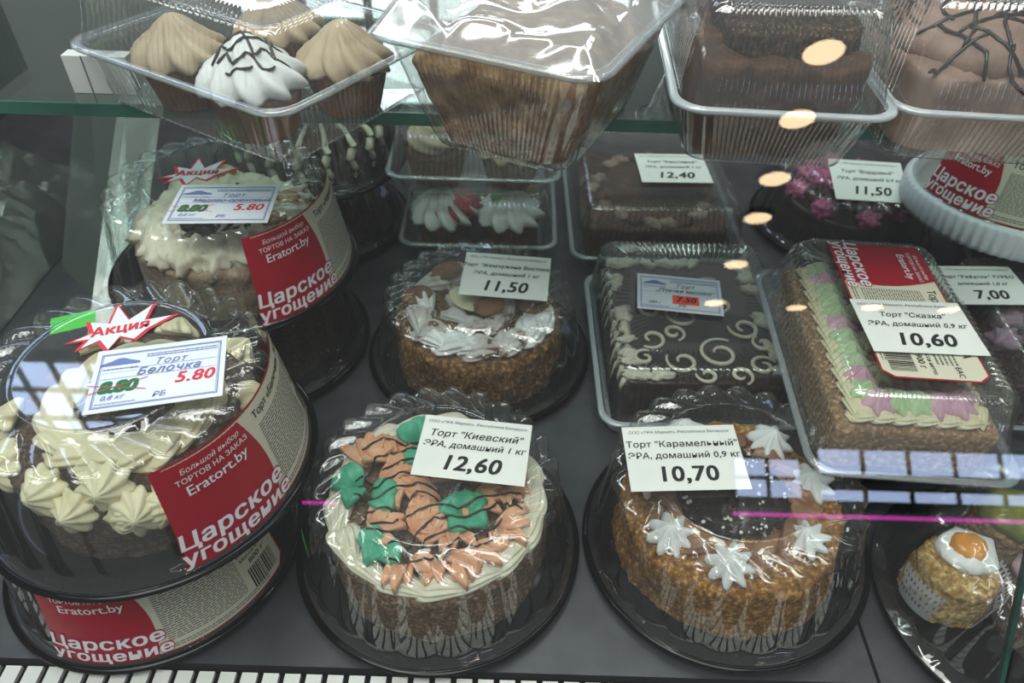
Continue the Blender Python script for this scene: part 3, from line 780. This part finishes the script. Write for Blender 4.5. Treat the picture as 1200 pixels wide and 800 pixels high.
# ---- bird's-milk style black glazed cake
c = clamshell('cake_box', 'clear ridged box with frosted base holding the black glazed cake', (.200, .640, 0), (0, 0, 1), .102, .124, .022, .066, .098, .120, .094, .112, base_mat=GREYT, n=96)
t = thing('cake', 'black glazed rectangular cake with white piped swirls', 'cake', (.201, .640, .003), (0, 0, 1))
body = rcake(.086, .106, .010, 0, .060, .0008, 51); mesh('glazed_body', *body, DARK, t)
rr = random.Random(77); tr = bvh([body])
def curl(x, y, s, turns, a0, r=.0020):
    return tube([(x+s*(1-.72*q)*math.cos(a0+turns*2*PI*q), y+s*(1-.72*q)*math.sin(a0+turns*2*PI*q), .0625) for q in [i/30 for i in range(31)]], lambda q: r*(.6+.6*math.sin(PI*q)), 8)
for args in ((.020, -.062, .024, 1.3, 1.0), (-.022, -.075, .018, 1.1, 2.6), (.062, -.080, .015, 1.2, .4), (-.050, -.040, .016, 1.0, 4.0), (.055, -.02, .018, 1.2, 3), (-.01, .0, .02, 1.2, 2), (.03, .05, .02, 1.2, 1), (-.04, .05, .02, 1.1, 5), (.0, -.095, .012, 1.0, 3), (.035, -.095, .013, 1.1, 5), (-.062, -.07, .012, 1.1, 1), (.07, -.045, .012, 1.1, 2), (-.025, -.03, .013, 1.2, 5), (.035, .02, .014, 1.2, 4), (-.045, .01, .014, 1.1, 2)):
    mesh('piped_swirl', *curl(*args), PALE, t)
for k in range(60):
    side = k % 4; q = rr.uniform(-1, 1)
    x, y = [(-.078, q*.1), (.078, q*.1), (q*.078, .098), (q*.05-.03, -.095 if q < -.2 else .03)][side]
    mesh('cream_dab', *xf(blob(.0105, .0055, .004, .4, 3, k*1.3, 12, 8), (x, y, .062), (0, 0, rr.uniform(0, 180))), PALE, t)
for k in range(11):
    mesh('cream_drip', *tube([(-.0865, -.10+.018*k, .060), (-.0885, -.10+.018*k, .050-.004*(k % 3)), (-.088, -.098+.018*k, .040-.004*(k % 2))], lambda q: .003*(1-.5*q), 8), PALE, t)
hand_tag('handwritten tag with an orange 7.50 sticker on the black glazed cake box', (.184, .646, .0905), -6, '„Птичье молоко“', '7.50', None, .093, .063, extra='380 г', dark=True)

# ---- brown cake box behind
clamshell('cake_box', 'clear ridged box with the brown chocolate cake, behind the black glazed one', (.190, .925, 0), (0, 0, 1), .112, .128, .030, .064, .100, .116, .098, .112, n=96)
t = thing('cake', 'brown chocolate cake with smooth cocoa top in the rear box', 'cake', (.190, .925, .003), (0, 0, 1))
body = rcake(.092, .105, .010, 0, .055, .002, 61); mesh('body', *body, CAKEB, t)
for k in range(22):
    a = 16.4*k; mesh('cocoa_swirl', *xf(blob(.014, .009, .006, .3, 3, k, 14, 8), ((.082 if k % 2 else .075)*math.cos(R(a)), .09*math.sin(R(a)), .056), (0, 0, a+60)), MOUSSE if k % 3 else CAKEB, t)
price_tag('price tag reading 12,40 on the rear brown cake box', (.214, .917, .0965), 2, (FIRM, 'Торт "Каштанка"', 'ЭРА, домашний 1 кг'), '12,40', .096, .078, (.0090, .0088), .25)

# ---- pastel box (on a lower pack)
clamshell('cake_box', 'clear box under the pastel cake box, holding a dark sponge in shadow', (.422, .570, 0), (0, 0, -3), .078, .100, .030, .070, .070, .092, n=64)
t = thing('cake', 'dark sponge cake in the box under the pastel one', 'cake', (.422, .570, .003), (0, 0, -3))
mesh('body', *rcake(.062, .084, .012, 0, .060, .0015, 71), CAKEB, t)
PB = clamshell('cake_box', 'clear ridged box with large label, holding the pastel pink and green cake', (.337, .508, .104), (0, 0, -3), .080, .132, .020, .064, .074, .124, .064, .108, n=112)
fn = flat_fn((-.036, .098, .0858), -90)
label_art(PB, fn, 'Торт «Сказка» ЭРА', '900 г', Wl=.186, Hl=.086, redw=.060, lab='large printed product label, red at the back and cream at the front')
t = thing('cake', 'tan crumbed rectangular cake bordered with pastel pink and green cream', 'cake', (.337, .508, .1065), (0, 0, -3))
body = rcake(.066, .112, .010, 0, .046, .0012, 81); mesh('crumb_body', *body, TAN, t)
for k in range(11):
    mesh('cream_border', *xf(shell(.028, .010, .008, 5, .1), (-.048, .092-.018*k, .048), (0, 0, -90)), CREAM, t)
    mesh('cream_border', *xf(shell(.028, .010, .008, 5, .1), (.050, .092-.018*k, .048), (0, 0, -90)), CREAM, t)
for k in range(6):
    mesh('cream_border', *xf(shell(.028, .010, .008, 5, .1), (-.045+.017*k, -.098, .048), (0, 0, 0)), CREAM, t)
ros = rosette(.0125, .013, 7, 1.0, .22)
for k in range(11):
    mesh('green_rosette' if k % 4 not in (1,) else 'pink_rosette', *xf(ros, (-.036, .090-.0165*k, .052), (0, 0, k*20)), PGREEN if k % 4 not in (1,) else PINKC, t)
    mesh('pink_rosette' if k % 3 else 'green_rosette', *xf(ros, (.040, .090-.0165*k, .052), (0, 0, k*20)), PINKC if k % 3 else PGREEN, t)
for k, m in enumerate((PINKC, PGREEN, PGREEN, PINKC, PINKC)):
    mesh('pink_rosette' if m is PINKC else 'green_rosette', *xf(ros, (-.030+.016*k, -.086, .052), (0, 0, k*20), 1.1), m, t)
for k in range(8):
    mesh('green_rosette', *xf(ros, (-.012+.026*(k % 2), .07-.04*(k//2), .050), (0, 0, k*20)), PGREEN, t)
price_tag('price tag reading 10,60 on the pastel cake box', (.345, .482, .1925), -1, (FIRM, 'Торт "Сказка"', 'ЭРА, домашний 0,9 кг'), '10,60', .095, .068, (.0088, .0088))

# ---- pack behind the pastel box with a hidden tag
clamshell('cake_box', 'clear box behind the pastel one at the right edge, holding a dark cake', (.608, .630, 0), (0, 0, -3), .095, .110, .025, .068, .085, .10, n=64)
t = thing('cake', 'dark cake with a lilac cream tuft in the right edge box', 'cake', (.608, .640, .003), (0, 0, -3))
mesh('body', *rcake(.080, .095, .010, 0, .055, .0015, 91), CHOCO, t)
for x, y in ((-.066, -.03), (-.045, .01), (.0, -.05)):
    mesh('lilac_tuft', *xf(blob(.018, .016, .014, .3, 3, x*40, 18, 10), (x, y, .062)), pbr('lilac_cream', '9c7f92', 'b99db0', 40, .4), t)
price_tag('half-hidden price tag ending in 00 behind the pastel box', (.530, .672, .096), 2, (FIRM, 'Торт "Рафаэль" ТУРБО', 'домашний 1,0 кг'), '7,00', .095, .070, (.0080, .0080))

# ---- pastries at the bottom right corner
PT = thing('pastry_pack', 'clear lidded pack of assorted pastries in the bottom right corner', 'container', (.447, .333, 0), (0, 0, 0))
mesh('tray', *lathe([(.0002, .003), (.100, .003), (.112, .010), (.120, .012), (.122, .009), (.108, 0), (.0002, 0)], 96), BLACK, PT)
mesh('lid', *round_lid(H=.088, Rs=.094, Rb=.112), LID, PT)
p = thing('pastry', 'tall crumbed pastry topped with cream and orange jelly', 'pastry', (.379, .338, .0125))
mesh('crumb_body', *crumb_cake(.033, 0, .046, .031, seed=95), pbr('pale_crumb', '96713f', 'e6cb94', 190, .85, 1, 260, c3='c8a468', lo=.38, hi=.62), p)
mesh('cream_top', *xf(blob(.024, .023, .011, .15, 2, 4), (.006, .009, .050)), WHITEC, p)
mesh('orange_jelly', *xf(blob(.015, .013, .007, .12, 2, 2), (.005, .009, .058)), JELLY, p)
def doily(rad, a0, a1, parent, n, z0=.001, rows=9, h=.0048, lean=.0016):
    o = []
    for i in range(n):
        for j in range(rows):
            if (j in (2, 6) and i % 2) or (j == 4 and i % 3 == 0): continue
            a = R(a0+(a1-a0)*i/n); b = R(a0+(a1-a0)*(i+1)/n); za = z0+j*h; zb = za+h
            if j == rows-1: zb = za+h*(.4+.6*(i % 2))
            r0 = rad+lean*j; r1 = rad+lean*(j+1)
            o.append(([(r0*math.cos(a), r0*math.sin(a), za), (r0*math.cos(b), r0*math.sin(b), za), (r1*math.cos(b), r1*math.sin(b), zb), (r1*math.cos(a), r1*math.sin(a), zb)], [(0, 1, 2, 3)]))
    return mesh('doily', *join(o), DOILY, parent, False, label='white pierced paper doily')
doily(.0355, -72, 10, p, 30, lean=.0005, rows=8, h=.0052); doily(.0355, -182, -128, p, 20, lean=.0010, rows=9, h=.0052)
p = thing('pastry', 'pastry with green and amber jelly, behind the orange one', 'pastry', (.447, .390, .0125))
mesh('crumb_body', *crumb_cake(.030, 0, .042, .028, seed=96), TAN, p)
mesh('green_jelly', *xf(blob(.030, .026, .013, .15, 2, 6), (0, 0, .046)), KIWI, p)
p = thing('pastry', 'chocolate-sided pastry with pink and white cream at the corner', 'pastry', (.452, .310, .0125))
mesh('crumb_body', *crumb_cake(.038, 0, .036, .036, seed=97), BROWNCR, p)
mesh('pink_cream', *xf(blob(.034, .034, .018, .22, 2, 8), (0, .004, .046)), pbr('pink_white_cream', 'e2a6b8', 'f0dde4', 30, .4, .2, 100), p)

# ---- cupcake packs stacked in the middle of the back
def paper_cup(r0=.024, r1=.033, h=.034, n=36):
    rows = []
    for i in range(5):
        t = i/4; r = r0+(r1-r0)*t
        rows.append([((r+(.0010 if j % 2 else -.0006))*math.cos(2*PI*j/(2*n)), (r+(.0010 if j % 2 else -.0006))*math.sin(2*PI*j/(2*n)), h*t) for j in range(2*n)])
    return grid(rows, True, True, False)
def cupcake(label, loc, mat, style='swirl', s=1.22, drizzle=False, rotz=0, body=CUPP):
    t = thing('cupcake', label, 'cupcake', loc, (0, 0, rotz), 'cupcakes'); t.scale = (s, s, s)
    mesh('paper_cup', *paper_cup(), body, t, False)
    mesh('sponge', *xf(blob(.032, .032, .010, .08, 2, 3, 28, 8), (0, 0, .032)), CAKEB, t)
    if style == 'swirl':
        fr = tube(spiral_path(.021, .003, .040, .066, 3.1, 110), lambda q: .0125*(1-.55*q), 24, 5, .16, 260)
    else:
        fr = xf(rosette(.034, .036, 10, 1.3, .16, 18), (0, 0, .034))
    mesh('frosting', *fr, mat, t)
    if drizzle:
        tr = bvh([fr]); rr = random.Random(int(loc[0]*1000)); dz = []
        for k in range(7):
            y = -.024+k*.008; pts = [(-.028+.0062*i, y+.005*math.sin(i*2.3+k*1.7)+rr.uniform(-.002, .002)) for i in range(10)]
            pts = [q for q in pts if math.hypot(*q) < .028]
            if len(pts) > 2: dz.append(drape(tr, pts, .0009, fallback=.04, sub=5))
        mesh('chocolate_drizzle', *join(dz), DARK, t, kind='stuff')
    return t
clamshell('cupcake_pack', 'lower clear pack in the rear stack, with red and white and green cupcakes', (-.050, .905, .0), (0, 0, 0), .100, .090, .030, .066, .088, .080, .088, .078, corr=.0006, n=96)
clamshell('cupcake_pack', 'upper clear pack in the rear stack, with beige swirled cupcakes', (-.055, .905, .100), (0, 0, 0), .104, .090, .030, .064, .090, .080, .092, .078, corr=.0006, n=96)
c = cupcake('red and white swirled cupcake in the lower rear pack', (-.098, .868, .002), WHITEC, 'star')
mesh('red_swirl', *xf(rosette(.029, .026, 10, 1.3, .2, 16), (.009, .004, .042)), RED, c)
c = cupcake('white cupcake with green leaves in the lower rear pack', (-.008, .868, .002), WHITEC, 'star')
for a in (60, 130, 200): mesh('green_leaf', *xf(petal(.026, .009, .006), (.004, 0, .062), (0, 8, a)), LEAFG, c)
mesh('orange_dab', *xf(blob(.008, .007, .005), (.020, .018, .060)), JELLY, c)
cupcake('beige spiral cupcake at left in the upper rear pack', (-.105, .868, .102), BEIGE, 'swirl')
cupcake('beige dotted cupcake at right in the upper rear pack', (-.008, .868, .102), BEIGE, 'star', drizzle=True)

# ================================================================= THINGS ON THE GLASS SHELF
ZS = .3300
# cupcake pack, one corner over the edge
clamshell('cupcake_pack', 'large clear pack of cupcakes on the glass shelf at upper left, corner over the edge', (-.207, .599, ZS), (0, 0, -31), .110, .094, .046, .048, .102, .086, .100, .082, corr=.0008, n=112)
ca, sa = math.cos(R(-31)), math.sin(R(-31))
def sp(x, y): return (-.212+x*ca-y*sa, .600+x*sa+y*ca, ZS+.002)
cupcake('white cupcake with dark chocolate drizzle on the glass shelf', (-.197, .530, ZS+.002), WHITEC, 'star', 1.04, True)
for n_, (x, y) in (('left', (-.268, .580)), ('right', (-.138, .577)), ('rear', (-.205, .640))):
    cupcake('beige frosted cupcake in the shelf pack, %s of the white one' % ('behind' if n_ == 'rear' else n_), (x, y, ZS+.002), BEIGE, 'star', .98, False, rotz=x*900)

# loaf pack with wrinkled film
LO = thing('loaf_pack', 'clear tub sealed with shiny wrinkled film on the glass shelf, holding a brown loaf', 'container', (.0126, .560, ZS), (0, 0, -24.7))
a, b = .080, .095
mesh('tub', *rbox(a, b, [(0, 0, .022, .084, 0), (-.002, -.002, .022, .080, 0), (-.006, -.006, .022, .062, .0009), (-.020, -.020, .022, .010, .0009), (-.024, -.024, .020, .002, 0), (-.030, -.030, .018, 0, 0)], 96), BOX, LO)
mesh('rim', *rbox(a, b, [(.001, .001, .022, .083, 0), (.007, .007, .024, .084, 0), (.0085, .0085, .024, .086, 0), (.006, .006, .024, .0885, 0), (0, 0, .022, .088, 0)], 60, False), RIM, LO)
rows = []
for j in range(61):
    row = []
    for i in range(61):
        x = (i/30-1)*(a+.004); y = (j/30-1)*(b+.004); e = max(0, min(1, min(1-abs(x)/(a+.004), 1-abs(y)/(b+.004))*5))
        p = (x, y, 0); w = abs(nz((x+.5*y, y*.3, 0), 17, 4))*.022+abs(nz((x*.4-y, x, 0), 24, 9))*.012+nz(p, 9, 2)*.010
        row.append((x, y, .087+e*(w+.004)))
    rows.append(row)
mesh('film', *grid(rows, False), FILM, LO)
lf = thing('loaf', 'brown crumbed loaf cake in the sealed tub', 'loaf', (.0126, .560, ZS+.003), (0, 0, -24.7))
rows = []
for i in range(15):
    t_ = i/14; z = .074*t_; k = 1-.05*abs(t_-.5); aa = (.052+.021*t_)*k; bb = (.067+.021*t_)*k
    if i > 11: aa -= .004*(i-11)**1.5; bb -= .004*(i-11)**1.5
    rows.append(rr_ring(aa, bb, .022, z+.004*(i == 14), 40, 8))
rows += [[(p[0]*s_, p[1]*s_, .079+.003*(1-s_)) for p in rows[-1]] for s_ in (.8, .55, .3, .02)]
rows = [[(p[0]*(1+.05*nz(p, 35, 3)+.02*nz(p, 160, 5)), p[1]*(1+.05*nz(p, 35, 6)+.02*nz(p, 160, 8)), p[2]+.002*nz(p, 60, 2)) for p in row] for row in rows]
mesh('crumb_body', *grid(rows, True, True), SPONGE, lf)

# chocolate loaf clamshell
clamshell('cake_box', 'clear clamshell with a dark-topped chocolate loaf on the glass shelf, right of the sealed tub', (.188, .592, ZS), (0, 0, -3), .071, .112, .050, .062, .058, .094, .060, .092, n=104)
t = thing('cake', 'dark-topped chocolate loaf cake in the shelf clamshell', 'cake', (.188, .592, ZS+.003), (0, 0, -3))
mesh('brown_body', *rcake(.052, .086, .018, 0, .070, .003, 101, taper=-.006), CAKEB, t)
mesh('dark_top', *xf(rcake(.048, .070, .020, 0, .018, .002, 103), (.008, .0, .068)), CHOCO, t)
# mousse cake clamshell at the right
clamshell('cake_box', 'clear clamshell with a cocoa mousse cake on the glass shelf at upper right', (.357, .605, ZS), (0, 0, -4), .081, .112, .046, .068, .072, .094, .072, .092, n=104)
t = thing('cake', 'cocoa mousse cake with dark chocolate branches', 'cake', (.356, .605, ZS+.003), (0, 0, -4))
body = rcake(.061, .083, .026, 0, .056, .002, 111)
dome = xf(blob(.058, .076, .030, .06, 2, 3, 30, 14), (0, 0, .055))
mesh('mousse_body', *body, MOUSSE, t); mesh('mousse_dome', *dome, MOUSSE, t)
tr = bvh([body, dome]); dz = []
rr = random.Random(15)
for k in range(30):
    x, y, a_ = rr.uniform(-.055, .045)*(1 if k % 3 else .3)-.008, rr.uniform(-.06, .05), rr.uniform(0, 2*PI); pts = [(x, y)]
    for q in range(5):
        a_ += rr.uniform(-.5, .5); pts.append((pts[-1][0]+.012*math.cos(a_), pts[-1][1]+.012*math.sin(a_)))
    dz.append(drape(tr, pts, .0014, fallback=.06, sub=3))
mesh('chocolate_branches', *join(dz), DARK, t, kind='stuff')
# white carton seen through the shelf glass
cd = thing('white_carton', 'small white carton with a seam, on the shelf at the far left', 'carton', (-.345, .590, ZS))
mesh('card', *box(-.026, .026, -.001, .012, 0, .031), pbr('carton_white', 'c8cac8', rough=.6), cd, False)
mesh('seam', *box(-.0105, -.0095, -.0016, .0, 0, .031), GREYINK, cd, False)

# ---- sheets and film added to stand in for grey reflections at the far left
SHEET = thin('grey_reflection_sheet', tint='c8cccb', f0=.08, rough=.2, haze=.22, hz='a8adab')
CRUMP = thin('grey_reflection_film', tint='b4b8b7', f0=.14, rough=.2, haze=.30, hz='9fa3a1', bump=.4, bscale=30)
for lab_, q in (('taller grey sheet standing in for reflections at the far left', [(-.60, .78, 0), (-.51, .70, 0), (-.505, .98, .27), (-.58, 1.02, .27)]),
                ('shorter grey sheet standing in for reflections beside the taller one', [(-.49, .60, 0), (-.445, .62, 0), (-.45, .93, .22), (-.495, .90, .22)])):
    o = mesh('reflection_sheet', q+[(x, y+.002, z) for x, y, z in q], [(0, 1, 2, 3), (7, 6, 5, 4), (0, 4, 5, 1), (1, 5, 6, 2), (2, 6, 7, 3), (3, 7, 4, 0)], SHEET, None, False)
    o['label'] = lab_; o['category'] = 'sheet'
for lab_, x0, y0, w_, d_, h_, sd in (('crumpled grey film standing in for reflections at the far left', -.72, .80, .11, .20, .12, 3),):
    rows = []
    for j in range(31):
        row = []
        for i in range(31):
            u, v_ = i/15-1, j/15-1; e = max(0, 1-max(abs(u), abs(v_))**3)
            row.append((x0+u*w_, y0+v_*d_, .002+e*h_*(.55+.9*abs(nz((u, v_, 0), 2.3, sd))+.45*abs(nz((u, v_, 0), 5.5, sd+2)))))
        rows.append(row)
    o = mesh('reflection_film', *grid(rows, False), CRUMP, None, False); o['label'] = lab_; o['category'] = 'film'
